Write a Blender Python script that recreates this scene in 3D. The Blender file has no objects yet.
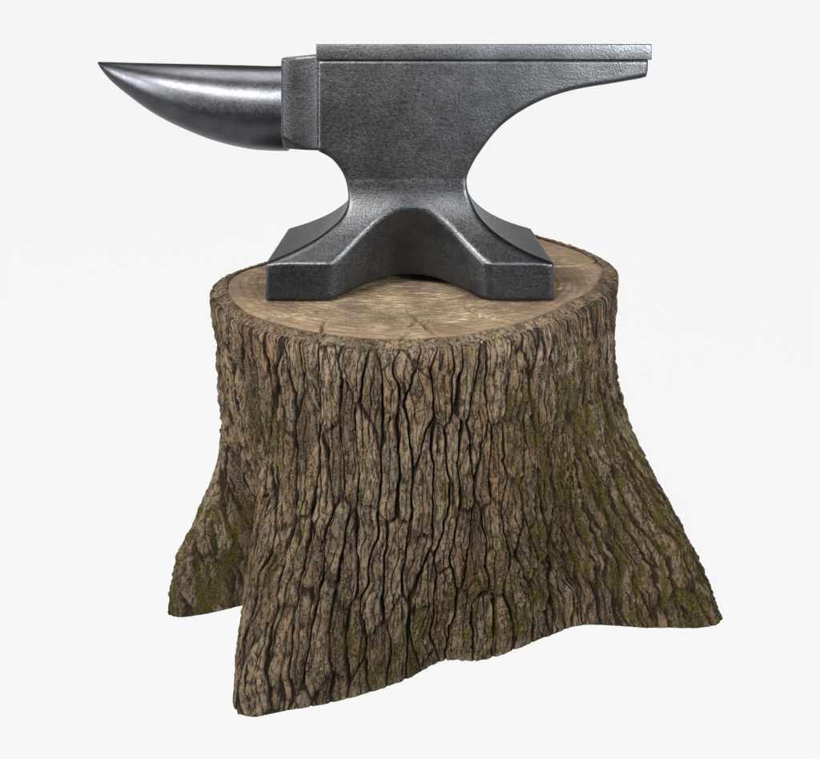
import bpy, math
import numpy as np

# ---------------------------------------------------------------- basics
scene = bpy.context.scene
COL = scene.collection
STUMP_H = 0.26          # height of the stump
TOP = 0.495             # height of the anvil face
R = math.radians

def mesh_obj(name, co, faces, mat, parent=None, smooth=True, attrs=None):
    """co (n,3) array, faces (m,4) int array or a list of arrays of quads / tris"""
    if isinstance(faces, np.ndarray):
        faces = [faces]
    me = bpy.data.meshes.new(name)
    me.vertices.add(len(co))
    me.vertices.foreach_set('co', np.ascontiguousarray(co, dtype=np.float32).ravel())
    nl = sum(f.size for f in faces)
    np_ = sum(len(f) for f in faces)
    me.loops.add(nl)
    me.polygons.add(np_)
    me.loops.foreach_set('vertex_index', np.concatenate([f.ravel() for f in faces]).astype(np.int32))
    tot = np.concatenate([np.full(len(f), f.shape[1]) for f in faces])
    start = np.concatenate([[0], np.cumsum(tot)[:-1]])
    me.polygons.foreach_set('loop_start', start.astype(np.int32))
    me.polygons.foreach_set('loop_total', tot.astype(np.int32))
    me.update(calc_edges=True)
    me.validate()
    if smooth:
        me.polygons.foreach_set('use_smooth', np.ones(len(me.polygons), dtype=bool))
    if attrs:
        for k, v in attrs.items():
            a = me.attributes.new(k, 'FLOAT', 'POINT')
            a.data.foreach_set('value', v.astype(np.float32).ravel())
    me.materials.append(mat)
    o = bpy.data.objects.new(name, me)
    COL.objects.link(o)
    if parent:
        o.parent = parent
    return o

def thing(name, loc, label, cat):
    o = bpy.data.objects.new(name, None)
    o.empty_display_size = 0.05
    o.location = loc
    o['label'] = label
    o['category'] = cat
    COL.objects.link(o)
    return o

# ---------------------------------------------------------------- noise
def hash2(ix, iy, seed):
    h = (ix.astype(np.int64) * 374761393 + iy.astype(np.int64) * 668265263 + seed * 1274126177) & 0xffffffff
    h = ((h ^ (h >> 13)) * 1274126177) & 0xffffffff
    h = ((h ^ (h >> 16)) * 2246822519) & 0xffffffff
    return ((h ^ (h >> 15)) & 0xffffff) / float(0x1000000)

def vnoise(u, v, nu, seed):
    """value noise, periodic in u with nu cells over u in [0,1); v in cells"""
    x = u * nu
    x0 = np.floor(x); y0 = np.floor(v)
    fx = x - x0; fy = v - y0
    fx = fx * fx * fx * (fx * (fx * 6 - 15) + 10)
    fy = fy * fy * fy * (fy * (fy * 6 - 15) + 10)
    a = np.mod(x0, nu); b = np.mod(x0 + 1, nu)
    h00 = hash2(a, y0, seed); h10 = hash2(b, y0, seed)
    h01 = hash2(a, y0 + 1, seed); h11 = hash2(b, y0 + 1, seed)
    return ((h00 * (1 - fx) + h10 * fx) * (1 - fy) + (h01 * (1 - fx) + h11 * fx) * fy) * 2 - 1

def fbm(u, v, nu, seed, octs=4, gain=0.5):
    s = 0; a = 1; t = 0
    for i in range(octs):
        s = s + a * vnoise(u, v * (2 ** i), nu * 2 ** i, seed + i * 17)
        t += a; a *= gain
    return s / t

def worley(u, v, nu, seed, jit=0.9, kv=1.0):
    x = u * nu
    x0 = np.floor(x); y0 = np.floor(v)
    f1 = np.full(x.shape, 9.0); f2 = np.full(x.shape, 9.0); cid = np.zeros(x.shape)
    v1 = [np.zeros(x.shape), np.zeros(x.shape)]; v2 = [np.zeros(x.shape), np.zeros(x.shape)]
    for dx in (-1, 0, 1):
        for dy in (-1, 0, 1):
            cx = np.mod(x0 + dx, nu); cy = y0 + dy
            px = x0 + dx + 0.5 + jit * (hash2(cx, cy, seed) - 0.5) - x
            py = cy + 0.5 + jit * (hash2(cx, cy, seed + 5) - 0.5) - v
            d = np.hypot(px, py * kv)
            c = hash2(cx, cy, seed + 11)
            m = d < f1
            m2 = ~m & (d < f2)
            for k, p in ((0, px), (1, py)):
                v2[k] = np.where(m, v1[k], np.where(m2, p, v2[k]))
                v1[k] = np.where(m, p, v1[k])
            f2 = np.where(m, f1, np.where(m2, d, f2))
            cid = np.where(m, c, cid)
            f1 = np.where(m, d, f1)
    a = np.abs(v2[0] - v1[0]); b = np.abs(v2[1] - v1[1]) * kv
    return f1, f2, cid, b / (a + b + 1e-6)

def sstep(a, b, x):
    t = np.clip((x - a) / (b - a), 0, 1)
    return t * t * (3 - 2 * t)

def pchip_per(xk, yk, x):
    """smooth periodic interpolation (period 360) by Catmull-Rom / Hermite"""
    xk = np.array(xk, float); yk = np.array(yk, float)
    xe = np.concatenate([xk[-2:] - 360, xk, xk[:2] + 360]); ye = np.concatenate([yk[-2:], yk, yk[:2]])
    m = (ye[2:] - ye[:-2]) / (xe[2:] - xe[:-2])
    m = np.concatenate([[0], m, [0]])
    i = np.clip(np.searchsorted(xe, x) - 1, 0, len(xe) - 2)
    h = xe[i + 1] - xe[i]; t = (x - xe[i]) / h
    return ((2*t**3 - 3*t**2 + 1) * ye[i] + (t**3 - 2*t**2 + t) * h * m[i]
            + (-2*t**3 + 3*t**2) * ye[i + 1] + (t**3 - t**2) * h * m[i + 1])

# ---------------------------------------------------------------- material helper
class NT:
    def __init__(self, name):
        self.m = bpy.data.materials.new(name)
        self.m.use_nodes = True
        self.t = self.m.node_tree
        self.t.nodes.clear()
        self.out = self.n('ShaderNodeOutputMaterial')
    def n(self, kind, **kw):
        nd = self.t.nodes.new(kind)
        for k, v in kw.items():
            setattr(nd, k, v)
        return nd
    def l(self, a, b):
        self.t.links.new(a, b)
    def put(self, sock, v):
        if hasattr(v, 'is_output') or isinstance(v, bpy.types.NodeSocket):
            self.l(v, sock)
        else:
            sock.default_value = v
    def attr(self, name):
        return self.n('ShaderNodeAttribute', attribute_name=name).outputs['Fac']
    def math(self, op, a, b=0.0, c=0.0, clamp=False):
        nd = self.n('ShaderNodeMath', operation=op, use_clamp=clamp)
        self.put(nd.inputs[0], a); self.put(nd.inputs[1], b)
        if op in ('MULTIPLY_ADD', 'SMOOTH_MAX', 'COMPARE'):
            self.put(nd.inputs[2], c)
        return nd.outputs[0]
    def maprange(self, v, a, b, c=0.0, d=1.0):
        nd = self.n('ShaderNodeMapRange', interpolation_type='SMOOTHSTEP')
        self.put(nd.inputs[0], v)
        for i, q in enumerate((a, b, c, d)):
            nd.inputs[i + 1].default_value = q
        return nd.outputs[0]
    def mix(self, f, a, b, mode='MIX'):
        nd = self.n('ShaderNodeMix', data_type='RGBA', blend_type=mode)
        self.put(nd.inputs[0], f)
        self.put(nd.inputs[6], (*a, 1) if isinstance(a, tuple) and len(a) == 3 else a)
        self.put(nd.inputs[7], (*b, 1) if isinstance(b, tuple) and len(b) == 3 else b)
        return nd.outputs[2]
    def coords(self, scale=(1, 1, 1), which='Object'):
        tc = self.n('ShaderNodeTexCoord')
        mp = self.n('ShaderNodeMapping')
        mp.inputs['Scale'].default_value = scale
        self.l(tc.outputs[which], mp.inputs[0])
        return mp.outputs[0]
    def noise(self, vec, scale, detail=4, rough=0.5, dist=0.0):
        nd = self.n('ShaderNodeTexNoise')
        self.l(vec, nd.inputs['Vector'])
        nd.inputs['Scale'].default_value = scale
        nd.inputs['Detail'].default_value = detail
        nd.inputs['Roughness'].default_value = rough
        nd.inputs['Distortion'].default_value = dist
        return nd.outputs[0]
    def voro(self, vec, scale, feature='F1'):
        nd = self.n('ShaderNodeTexVoronoi', feature=feature)
        self.l(vec, nd.inputs['Vector'])
        nd.inputs['Scale'].default_value = scale
        return nd.outputs[0]
    def bump(self, h, dist, strength=1.0, normal=None):
        nd = self.n('ShaderNodeBump')
        self.l(h, nd.inputs['Height'])
        nd.inputs['Distance'].default_value = dist
        nd.inputs['Strength'].default_value = strength
        if normal is not None:
            self.l(normal, nd.inputs['Normal'])
        return nd.outputs[0]
    def bsdf(self, color, rough, metallic=0.0, spec=0.5, normal=None):
        b = self.n('ShaderNodeBsdfPrincipled')
        self.put(b.inputs['Base Color'], (*color, 1) if isinstance(color, tuple) else color)
        self.put(b.inputs['Roughness'], rough)
        self.put(b.inputs['Metallic'], metallic)
        b.inputs['Specular IOR Level'].default_value = spec
        if normal is not None:
            self.l(normal, b.inputs['Normal'])
        self.l(b.outputs[0], self.out.inputs['Surface'])
        return b

# ---------------------------------------------------------------- materials
def steel(name, base, rough, bump_d, scratch=0.35):
    m = NT(name)
    v = m.coords()
    big = m.noise(v, 28, 5, 0.6)
    mid = m.noise(v, 400, 5, 0.62, 0.2)
    fine = m.noise(v, 1100, 3, 0.6)
    cell = m.voro(v, 700, 'SMOOTH_F1')
    brush = m.noise(m.coords((0.35, 1, 1)), 260, 5, 0.65, 0.3)
    c0 = tuple(x * 0.80 for x in base); c1 = tuple(x * 1.22 for x in base)
    col = m.mix(m.maprange(big, 0.3, 0.7), c0, c1)
    col = m.mix(m.maprange(brush, 0.55, 0.72, 0, scratch), col, tuple(x * 0.6 for x in base))
    rg = m.maprange(mid, 0.25, 0.75, rough - 0.06, rough + 0.08)
    h = m.math('ADD', m.math('MULTIPLY', mid, 1.0), m.math('MULTIPLY', fine, 0.35))
    h = m.math('ADD', h, m.math('MULTIPLY', cell, 0.7))
    h = m.math('ADD', h, m.math('MULTIPLY', brush, 0.9))
    nb = m.bump(h, bump_d, 1.0)
    m.bsdf(col, rg, 1.0, 0.5, nb)
    return m.m

M_body = steel('forged_dark_steel', (0.056, 0.058, 0.061), 0.36, 0.00015)
M_plate = steel('ground_steel', (0.074, 0.077, 0.081), 0.37, 0.00013)
M_horn = steel('polished_steel', (0.066, 0.068, 0.076), 0.34, 0.00004, 0.0)

def bark_material():
    m = NT('stump_bark')
    v = m.coords()
    vs = m.coords((1, 1, 0.3))
    hh = m.attr('height'); cid = m.attr('plate'); moss = m.attr('moss')
    n1 = m.noise(vs, 38, 5, 0.6)
    n2 = m.noise(vs, 300, 6, 0.75, 0.5)
    n3 = m.noise(v, 700, 4, 0.7)
    n4 = m.noise(v, 13, 3, 0.5)
    col = m.mix(m.maprange(n1, 0.3, 0.7), (0.055, 0.034, 0.018), (0.280, 0.198, 0.119))
    col = m.mix(m.maprange(cid, 0.0, 1.0, 0.0, 0.5), col, (0.37, 0.285, 0.19))
    col = m.mix(m.maprange(n4, 0.5, 0.68, 0.0, 0.45), col, (0.220, 0.115, 0.050))
    col = m.mix(m.maprange(n2, 0.40, 0.58, 0.95, 0.0), col, (0.020, 0.013, 0.008))
    col = m.mix(m.maprange(n3, 0.50, 0.70, 0.0, 0.50), col, (0.46, 0.38, 0.27))
    # fissures and low relief: inner bark brown, plus crack shade painted near-black
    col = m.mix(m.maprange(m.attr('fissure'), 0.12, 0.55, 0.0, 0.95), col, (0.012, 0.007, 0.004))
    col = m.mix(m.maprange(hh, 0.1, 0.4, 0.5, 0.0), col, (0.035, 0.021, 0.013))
    mcol = m.mix(m.maprange(n3, 0.3, 0.7), (0.012, 0.011, 0.002), (0.120, 0.100, 0.014))
    ms = m.noise(vs, 95, 6, 0.75, 0.5)
    mf = m.math('MULTIPLY', moss, m.maprange(ms, 0.47, 0.57, 0.08, 0.9), clamp=True)
    col = m.mix(mf, col, mcol)
    h = m.math('ADD', m.math('MULTIPLY', n2, 1.0), m.math('MULTIPLY', n3, 0.8))
    nb = m.bump(h, 0.0060, 1.0)
    m.bsdf(col, 0.9, 0.0, 0.18, nb)
    return m.m

def wood_material():
    m = NT('cut_wood')
    v = m.coords()
    ring = m.attr('rings'); rad = m.attr('radius')
    vd = m.coords((0.3, 1.0, 1))
    n1 = m.noise(v, 22, 6, 0.65)
    n2 = m.noise(vd, 260, 6, 0.72, 0.35)
    n3 = m.noise(v, 900, 4, 0.65)
    col = m.mix(m.maprange(n1, 0.38, 0.64), (0.085, 0.062, 0.040), (0.32, 0.245, 0.163))
    col = m.mix(m.maprange(ring, 0.5, 0.98, 0.0, 0.45), col, (0.085, 0.052, 0.030))
    col = m.mix(m.maprange(n2, 0.36, 0.60, 0.9, 0.0), col, (0.085, 0.052, 0.030))
    col = m.mix(m.maprange(n3, 0.5, 0.72, 0.0, 0.5), col, (0.52, 0.41, 0.28))
    col = m.mix(m.maprange(rad, 0.80, 1.0, 0.0, 0.7), col, (0.16, 0.11, 0.07))
    h = m.math('ADD', m.math('MULTIPLY', n2, 1.0), m.math('MULTIPLY', n3, 0.5))
    nb = m.bump(h, 0.0014, 1.0)
    m.bsdf(col, 0.8, 0.0, 0.2, nb)
    return m.m

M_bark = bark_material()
M_wood = wood_material()

# ---------------------------------------------------------------- tree stump
TH = [-180, -150, -119, -96, -84, -72, -65, -58, -51, -45, -38, -29, -20, -12, -3, 8, 18, 28, 38, 48, 56, 63, 70, 79, 90, 103, 117, 135, 146, 162]
T_ROWS = [0.0, 0.15, 0.32, 0.50, 0.67, 0.85, 1.0]
RT = np.array([
 # t=0    .15    .32    .50    .67    .85    1.0
 [0.206, 0.200, 0.200, 0.200, 0.206, 0.215, 0.225],   # -180
 [0.184, 0.180, 0.178, 0.180, 0.186, 0.195, 0.200],   # -150
 [0.176, 0.175, 0.173, 0.170, 0.168, 0.168, 0.168],   # -119
 [0.195, 0.190, 0.184, 0.178, 0.174, 0.172, 0.172],   # -96
 [0.198, 0.191, 0.186, 0.181, 0.178, 0.177, 0.178],   # -84
 [0.198, 0.191, 0.187, 0.184, 0.188, 0.196, 0.202],   # -72
 [0.198, 0.190, 0.186, 0.183, 0.198, 0.223, 0.232],   # -65
 [0.199, 0.190, 0.186, 0.180, 0.190, 0.221, 0.234],   # -58
 [0.201, 0.191, 0.187, 0.178, 0.168, 0.162, 0.158],   # -51
 [0.202, 0.192, 0.188, 0.185, 0.178, 0.169, 0.166],   # -45
 [0.202, 0.194, 0.192, 0.197, 0.208, 0.217, 0.216],   # -38
 [0.202, 0.196, 0.198, 0.208, 0.225, 0.249, 0.266],   # -29
 [0.202, 0.197, 0.199, 0.208, 0.220, 0.236, 0.245],   # -20
 [0.203, 0.199, 0.201, 0.206, 0.212, 0.220, 0.225],   # -12
 [0.203, 0.200, 0.202, 0.204, 0.204, 0.203, 0.203],   # -3
 [0.199, 0.198, 0.201, 0.202, 0.195, 0.185, 0.179],   # 8
 [0.194, 0.194, 0.199, 0.202, 0.196, 0.188, 0.186],   # 18
 [0.189, 0.190, 0.196, 0.201, 0.197, 0.188, 0.186],   # 28
 [0.185, 0.186, 0.190, 0.195, 0.194, 0.189, 0.188],   # 38
 [0.184, 0.184, 0.187, 0.192, 0.196, 0.199, 0.201],   # 48
 [0.184, 0.184, 0.190, 0.202, 0.220, 0.237, 0.247],   # 56
 [0.185, 0.187, 0.195, 0.212, 0.243, 0.273, 0.294],   # 63
 [0.192, 0.192, 0.199, 0.216, 0.244, 0.270, 0.283],   # 70
 [0.200, 0.197, 0.201, 0.212, 0.230, 0.243, 0.249],   # 79
 [0.210, 0.203, 0.200, 0.202, 0.208, 0.214, 0.219],   # 90
 [0.228, 0.214, 0.204, 0.200, 0.202, 0.205, 0.208],   # 103
 [0.241, 0.224, 0.210, 0.202, 0.203, 0.207, 0.212],   # 117
 [0.256, 0.236, 0.219, 0.210, 0.215, 0.226, 0.236],   # 135
 [0.266, 0.244, 0.226, 0.216, 0.222, 0.235, 0.247],   # 146
 [0.240, 0.228, 0.218, 0.213, 0.219, 0.232, 0.245],   # 162
])

def build_stump():
    root = thing('tree_stump', (0, 0, 0),
                 'broad brown mossy tree stump with deeply fissured bark and spreading roots, under the anvil', 'stump')
    # columns: denser on the side the camera looks at
    th = np.concatenate([np.linspace(-180, -105, 260, endpoint=False),
                         np.linspace(-105, 112, 1750, endpoint=False),
                         np.linspace(112, 180, 240, endpoint=False)])
    NC = len(th)
    NR = 560
    tt = np.linspace(0, 1, NR)
    rows = np.array([pchip_per(TH, RT[:, k], th) for k in range(len(T_ROWS))])     # (7,NC)
    # smooth interpolation through the rows
    tk = np.array(T_ROWS)
    m = np.gradient(rows, tk, axis=0)
    i = np.clip(np.searchsorted(tk, tt, side='right') - 1, 0, len(tk) - 2)
    h = (tk[i + 1] - tk[i])[:, None]; s = (tt[:, None] - tk[i][:, None]) / h
    rad = ((2*s**3 - 3*s**2 + 1) * rows[i] + (s**3 - 2*s**2 + s) * h * m[i]
           + (-2*s**3 + 3*s**2) * rows[i + 1] + (s**3 - s**2) * h * m[i + 1])
    T, THG = np.meshgrid(tt, th, indexing='ij')
    # the bark pattern runs along the girth of each ring, so that it keeps its width on the roots
    tr = np.radians(th)
    px_ = rad * np.sin(tr); py_ = -rad * np.cos(tr)
    seg = np.hypot(np.roll(px_, -1, 1) - px_, np.roll(py_, -1, 1) - py_)
    s = np.concatenate([np.zeros((NR, 1)), np.cumsum(seg, 1)[:, :-1]], 1)
    i0 = int(np.argmin(np.abs(th - 4)))
    U = np.mod((s - s[:, i0:i0 + 1]) / seg.sum(1, keepdims=True) + 0.5 + 1.0, 1.0)
    V = T * STUMP_H                                   # metres down the wall
    # ---- bark relief
    lean = 0.010 * np.sin(2 * math.pi * U * 2.0 + 0.9) * T ** 1.4
    wu = U + 0.09 / (2 * math.pi) * np.sin(4 * math.pi * (U - 0.5)) + lean + 0.0058 * fbm(U, V / 0.065, 16, 3, 3) + 0.0026 * fbm(U, V / 0.018, 60, 9, 3)
    wv = V + 0.022 * fbm(U, V / 0.05, 26, 21, 3)
    flank = np.sin(np.radians(THG)) ** 2
    right = sstep(18, 60, THG) * (1 - sstep(110, 150, THG))   # finer ridges on the right
    def pattern(nb, lv, seed):
        f1, f2, cid, flat = worley(wu, wv / lv, nb, seed, 0.95, 1.15)
        # cracks that run along the trunk are deep, those across it shallow
        return 1 - (1 - sstep(0.0, 1.0, (f2 - f1) / (0.155 + 0.16 * flank))) * (1 - 0.60 * sstep(0.35, 0.75, flat)), cid, f1
    pa, ca, _ = pattern(80, 0.066, 31)
    pb, cb, _ = pattern(112, 0.075, 77)
    plate = pa * (1 - right) + pb * right
    cid = ca * (1 - right) + cb * right
    pc, cc, _ = pattern(170, 0.036, 55)
    rid = 1 - np.abs(fbm(wu, wv / 0.16, 46, 61, 3))
    rid = np.clip((rid - 0.55) / 0.45, 0, 1)
    fine = fbm(wu + 0.0015 * fbm(U, V / 0.008, 160, 93, 2), V / 0.014, 260, 13, 4, 0.6)
    micro = fbm(U, V / 0.0035, 420, 19, 3, 0.6)
    cuts = sstep(0.42, 0.62, np.abs(fbm(U * 1.0, (V + 0.3 * U) / 0.012, 34, 101, 3)))
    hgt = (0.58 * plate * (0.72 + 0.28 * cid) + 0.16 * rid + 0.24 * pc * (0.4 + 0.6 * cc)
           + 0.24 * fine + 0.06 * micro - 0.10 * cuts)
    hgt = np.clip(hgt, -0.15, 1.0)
    amp = 0.0150 * (0.85 - 0.15 * right) * (0.14 + 0.86 * sstep(0.0, 0.13, T)) * (1 - 0.85 * sstep(0.93, 1.0, T))
    # large soft lumps
    lump = 0.0035 * fbm(U, V / 0.10, 12, 141, 3)
    rr = rad + (hgt - 0.55) * amp + lump * sstep(0.0, 0.1, T)
    zz = STUMP_H * (1 - T)
    # ragged bottom edge stays on the ground
    # rounded sawn shoulder at the top
    sh = np.exp(-T / 0.014)
    rr = rr - 0.006 * sh
    # moss where the photograph shows it, thickened on the right flank to paint in shade
    def blob(t0, h0, st, sh_, a):
        return a * np.exp(-((THG - t0) / st) ** 2 - ((T - h0) / sh_) ** 2)
    w = (blob(9, 0.92, 13, 0.15, 1.25) + blob(-8, 0.90, 8, 0.08, 0.5) + blob(36, 0.5, 15, 0.26, 0.95) + blob(28, 0.85, 12, 0.2, 0.5)
         + blob(58, 0.5, 18, 0.3, 0.9) + blob(66, 0.85, 14, 0.2, 0.7) + blob(-58, 0.85, 12, 0.2, 0.95)
         + blob(-42, 0.33, 8, 0.13, 0.75) + blob(-33, 0.75, 8, 0.14, 0.4) + blob(20, 0.2, 10, 0.12, 0.5)
         + blob(-20, 0.6, 8, 0.1, 0.35) + blob(120, 0.8, 50, 0.3, 0.5) + blob(-130, 0.8, 40, 0.3, 0.5))
    mn = fbm(wu, V / 0.035, 40, 171, 5, 0.6)
    moss = sstep(0.15, 0.65, w + 0.75 * mn)
    rr = rr + moss * (0.0016 + 0.0016 * fbm(U, V / 0.003, 420, 411, 3, 0.6)) * sstep(0.0, 0.3, hgt)
    thr = np.radians(THG)
    X = rr * np.sin(thr); Y = -rr * np.cos(thr); Z = zz - 0.0035 * sh * (1 - T)
    wall = np.stack([X, Y, Z], -1)
    # ---- bark collar on the top, from the shoulder to the wood
    NK = 26
    col_rows = []
    ch = []
    for k in range(1, NK + 1):
        q = k / NK
        rk = rr[0] * (1 - 0.062 * q) + 0.0012 * fbm(U[0], np.full(NC, 3.0 * q), 150, 210, 3) * q
        n = fbm(U[0], np.full(NC, 2.2 * q), 230, 240, 4, 0.6)
        zk = STUMP_H - 0.0035 * (1 - q) ** 1.5 + 0.0006 * math.sin(math.pi * q) + 0.0020 * n * math.sin(math.pi * min(1, q + 0.1))
        col_rows.append(np.stack([rk * np.sin(thr[0]), -rk * np.cos(thr[0]), zk], -1))
        ch.append(np.clip(0.55 + 0.5 * n, 0, 1))
    collar = np.array(col_rows[::-1])
    full = np.concatenate([collar, wall], 0)
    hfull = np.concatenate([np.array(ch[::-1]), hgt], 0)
    cfull = np.concatenate([np.repeat(cid[:1], NK, 0), cid], 0)
    mfull = np.concatenate([np.zeros((NK, NC)), moss], 0)
    NRf = full.shape[0]
    idx = np.arange(NRf * NC).reshape(NRf, NC)
    nxt = np.roll(idx, -1, axis=1)
    quads = np.stack([idx[:-1], idx[1:], nxt[1:], nxt[:-1]], -1).reshape(-1, 4)
    co = full.reshape(-1, 3)
    # underside
    c = len(co)
    co = np.vstack([co, [[0, 0, 0.004]]])
    tris = np.stack([idx[-1], np.full(NC, c), nxt[-1]], -1)
    pad = lambda a, v: np.concatenate([a.ravel(), [v]])
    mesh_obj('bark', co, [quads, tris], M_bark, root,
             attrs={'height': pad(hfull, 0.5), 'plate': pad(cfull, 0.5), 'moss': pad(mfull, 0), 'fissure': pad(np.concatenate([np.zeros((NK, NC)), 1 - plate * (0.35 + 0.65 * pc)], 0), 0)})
    # ---- sawn wood face
    NQ = 260
    sub = slice(0, None, 2)
    edge = collar[0][sub]                                # inner edge of the collar
    er = np.hypot(edge[:, 0], edge[:, 1]) + 0.002
    eth = thr[0][sub]
    q = np.linspace(0.0, 1, NQ) ** 0.8
    Q, E = np.meshgrid(q, eth, indexing='ij')
    RR = Q * er[None, :]
    Xw = RR * np.sin(E); Yw = -RR * np.cos(E)
    Uw = (E + math.pi) / (2 * math.pi)
    wob = 0.006 * fbm(Uw, RR / 0.05, 9, 301, 3)
    ringv = np.sin((RR + wob * Q) / 0.0036 * 2 * math.pi * 0.5) * 0.5 + 0.5
    crack = np.zeros_like(RR)
    rng = np.random.default_rng(4)
    for k in range(26):
        a0 = rng.uniform(-math.pi, math.pi); r0 = rng.uniform(0.5, 0.85); r1 = rng.uniform(0.7, 1.0)
        dd = np.abs((E - a0 - 0.06 * np.sin(RR / 0.02 + k) + math.pi) % (2 * math.pi) - math.pi) * RR
        wdt = 0.0006 + 0.0012 * Q
        crack = np.maximum(crack, np.exp(-(dd / wdt) ** 2) * sstep(r0, r0 + 0.15, Q) * (1 - sstep(r1 - 0.1, r1, Q) * (r1 < 0.95)))
    gx = (Xw + 0.3) / 0.6
    saw = fbm(gx, (Yw + 0.25 * Xw) / 0.006, 20, 331, 4, 0.6)
    Zw = (STUMP_H - 0.0004 + 0.0003 * ringv + 0.0009 * saw - 0.005 * crack - 0.0012 * sstep(0.93, 1.0, Q))
    iw = np.arange(NQ * len(eth)).reshape(NQ, -1)
    nw = np.roll(iw, -1, axis=1)
    qw = np.stack([iw[:-1], iw[1:], nw[1:], nw[:-1]], -1).reshape(-1, 4)
    mesh_obj('cut_face', np.stack([Xw, Yw, Zw], -1).reshape(-1, 3), qw, M_wood, root,
             attrs={'rings': ringv, 'radius': Q})
    return root

build_stump()

# ---------------------------------------------------------------- anvil
def poly_sdf(px, pz, gx, gz):
    """signed distance (negative inside) of the polygon on the grid gx[:,None], gz[None,:]"""
    P = np.stack([px, pz], -1)
    X = gx[:, None]; Z = gz[None, :]
    d = np.full((len(gx), len(gz)), 1e9); inside = np.zeros(d.shape, bool)
    n = len(P)
    for k in range(n):
        a = P[k]; b = P[(k + 1) % n]
        e = b - a; L = (e ** 2).sum() + 1e-18
        t = np.clip(((X - a[0]) * e[0] + (Z - a[1]) * e[1]) / L, 0, 1)
        d = np.minimum(d, (X - a[0] - t * e[0]) ** 2 + (Z - a[1] - t * e[1]) ** 2)
        if a[1] != b[1]:
            c = ((a[1] > Z) != (b[1] > Z)) & (X < (b[0] - a[0]) * (Z - a[1]) / (b[1] - a[1]) + a[0])
            inside ^= c
    d = np.sqrt(d)
    return np.where(inside, -d, d)

def spline(pts, n=14):
    P = np.array(pts, float)
    Q = np.vstack([2 * P[0] - P[1], P, 2 * P[-1] - P[-2]])
    out = []
    for k in range(len(P) - 1):
        p0, p1, p2, p3 = Q[k:k + 4]
        t = np.linspace(0, 1, n, endpoint=False)[:, None]
        out.append(0.5 * (2*p1 + (p2-p0)*t + (2*p0-5*p1+4*p2-p3)*t**2 + (3*p1-p0-3*p2+p3)*t**3))
    out.append(P[-1:])
    return np.vstack(out)

def smax(a, b, k):
    h = np.maximum(k - np.abs(a - b), 0) / k
    return np.maximum(a, b) + h * h * k * 0.25

def surface_nets(F, x, y, z):
    s = F < 0
    nx, ny, nz = F.shape
    cnt = np.zeros((nx-1, ny-1, nz-1), np.int8)
    P = np.zeros((nx-1, ny-1, nz-1, 3), np.float32)
    for ax in range(3):
        sl0 = [slice(None)] * 3; sl1 = [slice(None)] * 3
        sl0[ax] = slice(0, -1); sl1[ax] = slice(1, None)
        a = F[tuple(sl0)]; b = F[tuple(sl1)]
        cr = s[tuple(sl0)] != s[tuple(sl1)]
        t = np.where(cr, a / np.where(cr, a - b, 1), 0).astype(np.float32)
        oth = [k for k in range(3) if k != ax]
        for o1 in (0, 1):
            for o2 in (0, 1):
                q = [slice(None)] * 3
                q[oth[0]] = slice(o1, F.shape[oth[0]] - 1 + o1)
                q[oth[1]] = slice(o2, F.shape[oth[1]] - 1 + o2)
                c = cr[tuple(q)]
                cnt += c
                P[..., ax] += np.where(c, t[tuple(q)], 0)
                P[..., oth[0]] += c * o1
                P[..., oth[1]] += c * o2
    act = cnt > 0
    ids = np.full(act.shape, -1, np.int64)
    ids[act] = np.arange(act.sum())
    I = np.argwhere(act)
    pos = P[act] / cnt[act][:, None] + I
    h = np.array([x[1]-x[0], y[1]-y[0], z[1]-z[0]])
    co = pos * h + np.array([x[0], y[0], z[0]])
    faces = []
    for ax in range(3):
        sl0 = [slice(None)] * 3; sl1 = [slice(None)] * 3
        sl0[ax] = slice(0, -1); sl1[ax] = slice(1, None)
        cr = s[tuple(sl0)] != s[tuple(sl1)]
        E = np.argwhere(cr)
        inside0 = s[tuple(sl0)][cr]
        b, c = (ax + 1) % 3, (ax + 2) % 3
        def cell(ob, oc):
            e = E.copy(); e[:, b] -= ob; e[:, c] -= oc
            return ids[e[:, 0], e[:, 1], e[:, 2]]
        q = np.stack([cell(1, 1), cell(0, 1), cell(0, 0), cell(1, 0)], -1)
        q[~inside0] = q[~inside0][:, ::-1]
        faces.append(q)
    return co, np.vstack(faces)

AY = -0.0065            # centre plane of the anvil (world y)
anvil = thing('anvil', (0, AY, STUMP_H),
              'dark grey forged steel anvil with pointed horn, standing on the sawn top of the stump', 'anvil')
OFF = np.array([0, AY, STUMP_H])       # world -> anvil-local

def steel_part(name, co, faces, mat):
    """co: x, y from the centre plane, z measured down from the face (0)"""
    c = co.copy(); c[:, 2] += TOP - STUMP_H
    return mesh_obj(name, c, faces, mat, anvil)

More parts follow.
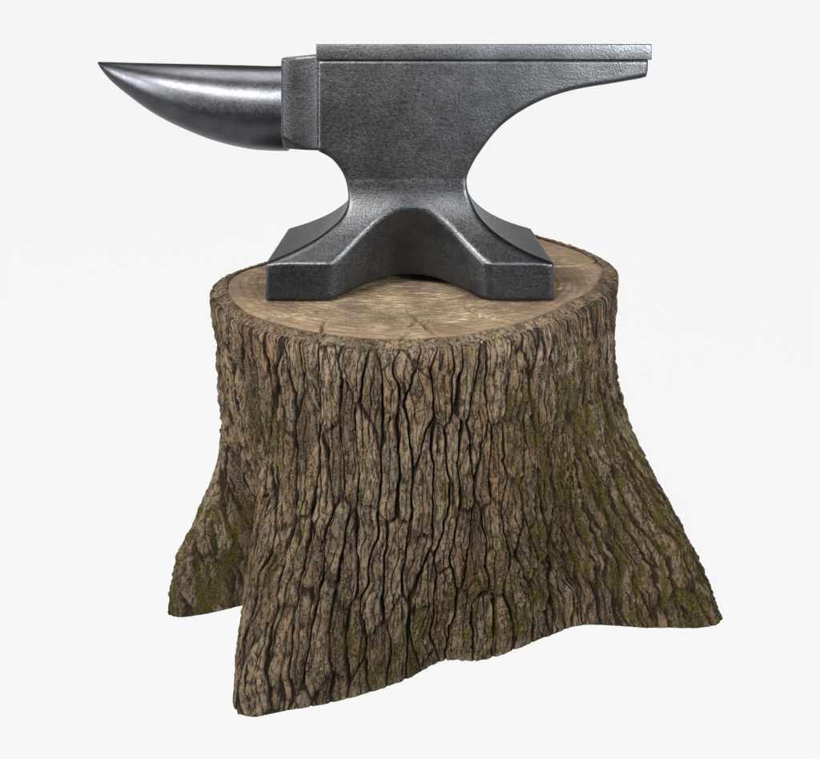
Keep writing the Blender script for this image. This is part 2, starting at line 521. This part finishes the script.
def build_body():
    g = 0.00105
    x = np.arange(-0.136, 0.234, g); y = np.arange(-0.0815, 0.0826, g); z = np.arange(-0.2372, -0.0085, g)
    left = spline([(-0.0882, -0.1015), (-0.074, -0.110), (-0.0631, -0.1252), (-0.0588, -0.1433), (-0.0605, -0.156),
                   (-0.0665, -0.1655), (-0.0745, -0.1725), (-0.0885, -0.182), (-0.1086, -0.1915), (-0.1318, -0.2)])
    right = spline([(0.1309, -0.2), (0.105, -0.1905), (0.083, -0.1785), (0.0685, -0.166), (0.0600, -0.153), (0.0545, -0.1366),
                    (0.0555, -0.1233), (0.0669, -0.1025), (0.0882, -0.0768), (0.1186, -0.0569), (0.1527, -0.0446),
                    (0.1954, -0.037), (0.2211, -0.0323), (0.2258, -0.0285), (0.2272, -0.0115)])
    poly = np.vstack([[(-0.0882, -0.0115)], left, [(-0.1318, -0.235)], [(0.1309, -0.235)], right])
    A = poly_sdf(poly[:, 0], poly[:, 1], x, z)
    fl = spline([(0.0435, -0.128), (0.0450, -0.143), (0.0495, -0.158), (0.0575, -0.173), (0.0675, -0.187), (0.0785, -0.2)])
    half = np.vstack([[(0.0425, -0.0115), (0.0425, -0.0160), (0.0435, -0.0170)], fl, [(0.0785, -0.235)]])
    full = np.vstack([half, (half * [-1, 1])[::-1]])
    B = poly_sdf(full[:, 0], full[:, 1], y, z)
    F = smax(A[:, None, :], B[None, :, :], 0.0045)
    # hollow between the toes, front and back
    ax = np.abs(x + 0.0008)
    bell = 1 - sstep(0.0, 0.076, ax) ** 1.0
    bell = np.where(ax < 0.076, (0.5 + 0.5 * np.cos(np.pi * ax / 0.076)) ** 0.68, 0)
    zz = np.clip(-0.155 - z, 0, None)
    wp = 0.0800 - bell[:, None] * (0.0325 + 0.30 * zz[None, :])
    N = (np.abs(y)[None, :, None] - wp[:, None, :]) * 0.85
    F = smax(F, N, 0.0035)
    raise_ = 0.0125 * np.clip(1 - (ax / 0.074) ** 2, 0, 1)
    bot = (-0.235 + raise_)[:, None, None] - z[None, None, :]
    F = smax(F, bot, 0.002)
    co, fa = surface_nets(F.astype(np.float32), x, y, z)
    steel_part('body', co, fa, M_body)

build_body()

def rounded_box_sdf(X, Y, Z, c, h, r):
    q = [np.abs(X - c[0]) - (h[0] - r), np.abs(Y - c[1]) - (h[1] - r), np.abs(Z - c[2]) - (h[2] - r)]
    o = np.sqrt(sum(np.maximum(k, 0) ** 2 for k in q))
    return o + np.minimum(np.maximum(np.maximum(q[0], q[1]), q[2]), 0) - r

def grid_box_mesh(x0, x1, y0, y1, z0, z1, r, nx):
    """box with rounded edges from lathe-like rounded rectangle section swept along x with end rounding"""
    # cross-section in y,z as a rounded rectangle
    sec = []
    for cy, cz, a0 in ((y1 - r, z1 - r, 0), (y0 + r, z1 - r, 90), (y0 + r, z0 + r, 180), (y1 - r, z0 + r, 270)):
        for a in np.linspace(a0, a0 + 90, 6):
            sec.append((cy + r * math.cos(R(a)), cz + r * math.sin(R(a)), math.cos(R(a)), math.sin(R(a))))
    sec = np.array(sec)
    st = []
    for a in np.linspace(0, 90, 6):
        st.append((x0 + r * (1 - math.sin(R(a))), r * (1 - math.cos(R(90 - a)))))
    # (x, inset): from the end face to full size
    stations = [(x0, r)] + [(x0 + r * (1 - math.cos(R(a))), r * (1 - math.sin(R(a)))) for a in np.linspace(15, 90, 6)]
    stations += [(xx, 0.0) for xx in np.linspace(x0 + r, x1 - r, nx)[1:-1]]
    stations += [(x1 - r * (1 - math.cos(R(a))), r * (1 - math.sin(R(a)))) for a in np.linspace(90, 15, 6)] + [(x1, r)]
    co = []
    for xx, ins in stations:
        for s in sec:
            co.append((xx, s[0] - ins * s[2], s[1] - ins * s[3]))
    n = len(sec); m = len(stations)
    idx = np.arange(n * m).reshape(m, n); nx_ = np.roll(idx, -1, 1)
    quads = np.stack([idx[:-1], nx_[:-1], nx_[1:], idx[1:]], -1).reshape(-1, 4)
    co = np.array(co)
    a = len(co)
    co = np.vstack([co, [[x0, (y0+y1)/2, (z0+z1)/2]], [[x1, (y0+y1)/2, (z0+z1)/2]]])
    t0 = np.stack([np.full(n, a), nx_[0], idx[0]], -1)
    t1 = np.stack([np.full(n, a + 1), idx[-1], nx_[-1]], -1)
    return co, [quads, np.vstack([t0, t1])]

co, fa = grid_box_mesh(-0.0890, 0.2290, -0.0455, 0.0455, -0.0150, 0.0, 0.0010, 60)
steel_part('face_plate', co, fa, M_plate)

def build_step():
    g = 0.0008
    x = np.arange(-0.1245, -0.0845, g); y = np.arange(-0.047, 0.0478, g); z = np.arange(-0.1045, -0.006, g)
    X = x[:, None, None]; Y = y[None, :, None]; Z = z[None, None, :]
    u = (X + 0.1050) / 0.0170
    hy = 0.0388 + 0.0030 * u ** 2
    F = np.abs(Y) - hy
    F = smax(F, np.abs(X + 0.1045) - 0.0182, 0.0018)
    top = -0.0098 - 0.0032 * (-0.0885 - X) / 0.0335
    F = smax(F, Z - top, 0.0030)
    F = smax(F, -0.1015 - Z, 0.0030)
    # under-cut chamfer falling from the horn side
    nrm = np.array([-0.30, -0.62, -0.72]); nrm /= np.linalg.norm(nrm)
    for sgn in (-1, 1):
        n = nrm * [1, 1, 1]
        d = (X + 0.1215) * n[0] + (np.abs(Y) - 0.041) * abs(n[1]) + (Z + 0.0895) * n[2]
    F = smax(F, d, 0.0015)
    co, fa = surface_nets(np.ascontiguousarray(F + 0 * X + 0 * Y + 0 * Z).astype(np.float32), x, y, z)
    steel_part('step', co, fa, M_body)

build_step()

def build_horn():
    sx = 1 / 1002.0
    # outline in the photograph's proportions: (x, top, bottom) below the face
    key = [(98, 62.0, 63.6), (101, 61.8, 68.5), (108, 62.0, 77), (117, 62.3, 85.5), (135, 62.8, 99.5), (153, 63.2, 112), (172, 63.6, 122.5), (190, 64.0, 130.6),
           (208, 64.4, 137.8), (226, 64.8, 143.3), (241, 65.2, 146.8), (256, 65.6, 149.2), (270, 66, 150.2), (279, 65.9, 150.6), (288.5, 65.6, 150.6)]
    K = spline(key, 8)
    xs = (K[:, 0] - 410) * sx; zt = -(K[:, 1] - 44) * sx; zb = -(K[:, 2] - 44) * sx
    n = 128
    a = np.linspace(0, 2 * math.pi, n, endpoint=False)
    co = []
    for X_, t_, b_ in zip(xs, zt, zb):
        h = (t_ - b_) / 2; c = (t_ + b_) / 2
        # slightly flattened on top, full at the flanks
        cy = np.sign(np.cos(a)) * np.abs(np.cos(a)) ** 0.92
        cz = np.sign(np.sin(a)) * np.abs(np.sin(a)) ** np.where(np.sin(a) > 0, 0.85, 1.0)
        co.append(np.stack([np.full(n, X_), cy * h * 0.97, c + cz * h], -1))
    co = np.vstack(co)
    m = len(xs)
    idx = np.arange(n * m).reshape(m, n); nx_ = np.roll(idx, -1, 1)
    quads = np.stack([idx[:-1], idx[1:], nx_[1:], nx_[:-1]], -1).reshape(-1, 4)
    c0 = len(co)
    co = np.vstack([co, [[xs[0] - 0.0006, 0, (zt[0] + zb[0]) / 2]], [[xs[-1], 0, (zt[-1] + zb[-1]) / 2]]])
    t0 = np.stack([np.full(n, c0), idx[0], nx_[0]], -1)
    t1 = np.stack([np.full(n, c0 + 1), nx_[-1], idx[-1]], -1)
    steel_part('horn', co, [quads, np.vstack([t0, t1])], M_horn)

build_horn()

# ---------------------------------------------------------------- floor: a made-up translucent light table, keeps the ground white and shadowless
def build_added_light_table():
    m = NT('underlit_floor')
    tr = m.n('ShaderNodeBsdfTranslucent'); tr.inputs[0].default_value = (1, 1, 1, 1)
    df = m.n('ShaderNodeBsdfDiffuse'); df.inputs[0].default_value = (0.9, 0.9, 0.9, 1)
    mx = m.n('ShaderNodeMixShader'); mx.inputs[0].default_value = 0.012
    m.l(tr.outputs[0], mx.inputs[1]); m.l(df.outputs[0], mx.inputs[2])
    m.l(mx.outputs[0], m.out.inputs['Surface'])
    s = 400.0
    co = np.array([(-s, -0.55, 0), (s, -0.55, 0), (s, s, 0), (-s, s, 0)], float)
    o = mesh_obj('floor', co, np.array([[0, 1, 2, 3]]), m.m, None, smooth=False)
    o['kind'] = 'structure'
build_added_light_table()

# ---------------------------------------------------------------- world: white studio surround, dark ceiling
world = bpy.data.worlds.new('World')
scene.world = world
world.use_nodes = True
wt = world.node_tree
wt.nodes.clear()
wo = wt.nodes.new('ShaderNodeOutputWorld')
bg = wt.nodes.new('ShaderNodeBackground')
tc = wt.nodes.new('ShaderNodeTexCoord')
sep = wt.nodes.new('ShaderNodeSeparateXYZ')
wt.links.new(tc.outputs['Generated'], sep.inputs[0])
def wmap(sock, a, b, c, d):
    nd = wt.nodes.new('ShaderNodeMapRange'); nd.interpolation_type = 'SMOOTHSTEP'
    wt.links.new(sock, nd.inputs[0])
    for i, q in enumerate((a, b, c, d)): nd.inputs[i + 1].default_value = q
    return nd.outputs[0]
def wmath(op, a, b):
    nd = wt.nodes.new('ShaderNodeMath'); nd.operation = op
    for i, q in enumerate((a, b)):
        if isinstance(q, bpy.types.NodeSocket): wt.links.new(q, nd.inputs[i])
        else: nd.inputs[i].default_value = q
    return nd.outputs[0]
low = wmap(sep.outputs['Z'], 0.10, 0.20, 1.0, 0.0)           # backdrop reaches a little above the horizon
back = wmap(sep.outputs['Y'], 0.35, 0.6, 0.0, 1.0)           # only behind the subject
below = wmap(sep.outputs['Z'], -0.05, -0.01, 1.0, 0.0)        # added glow under the table, stands in for lamps to whiten it
WHITE = 0.914; DIM = 0.07
mask = wmath('MULTIPLY', wmath('MULTIPLY', low, back), wmath('SUBTRACT', 1.0, below))
fwd = wmath('GREATER_THAN', sep.outputs['Y'], 0.0)
val = wmath('ADD', wmath('MULTIPLY', mask, WHITE - DIM), DIM)
UNDER = 2 * WHITE / 0.99 - 2 * DIM
val = wmath('ADD', val, wmath('MULTIPLY', wmath('MULTIPLY', below, fwd), UNDER))
wt.links.new(val, bg.inputs['Strength'])
bg.inputs['Color'].default_value = (1, 1, 1, 1)
wt.links.new(bg.outputs[0], wo.inputs['Surface'])

# ---------------------------------------------------------------- lamps
def area(name, loc, target, sx, sy, power, color=(1, 1, 1)):
    ld = bpy.data.lights.new(name, 'AREA')
    ld.shape = 'RECTANGLE'; ld.size = sx; ld.size_y = sy; ld.energy = power; ld.color = color
    o = bpy.data.objects.new(name, ld)
    COL.objects.link(o)
    from mathutils import Vector
    d = Vector(target) - Vector(loc)
    o.location = loc
    o.rotation_euler = d.to_track_quat('-Z', 'Y').to_euler()
    return o
area('softbox_key', (-0.72, -1.42, 1.26), (-0.05, 0, 0.36), 1.15, 0.42, 68, (1, 0.985, 0.955))
fl = area('softbox_fill', (0.85, -1.35, 0.80), (0.20, 0, 0.46), 0.45, 0.4, 2.2, (0.96, 0.98, 1))
fl.data.spread = R(35)            # gridded: it only reaches the heel
for sx_, pw in ((-1.25, 0.7), (1.25, 0.6)):       # gridded strips beside the table, for the waist
    st = area('softbox_strip', (sx_, -0.75, 0.52), (0, 0, 0.30), 0.25, 0.5, pw)
    st.data.spread = R(28)
area('softbox_top', (-0.30, 0.10, 1.9), (0, 0.02, 0.26), 1.0, 0.8, 25, (1, 0.99, 0.97))

# ---------------------------------------------------------------- camera
cd = bpy.data.cameras.new('camera')
cam = bpy.data.objects.new('camera', cd)
COL.objects.link(cam)
cam.location = (0, -0.885, TOP)
cam.rotation_euler = (R(90), 0, 0)
cd.sensor_width = 36
cd.lens = 880 / 820 * 36
cd.shift_y = -(379.5 - 44) / 820
cd.clip_start = 0.01
cd.clip_end = 500
scene.camera = cam

scene.view_settings.view_transform = 'Standard'
scene.view_settings.look = 'None'
scene.view_settings.exposure = 0
scene.view_settings.gamma = 1
scene.cycles.use_denoising = True
scene.cycles.max_bounces = 6
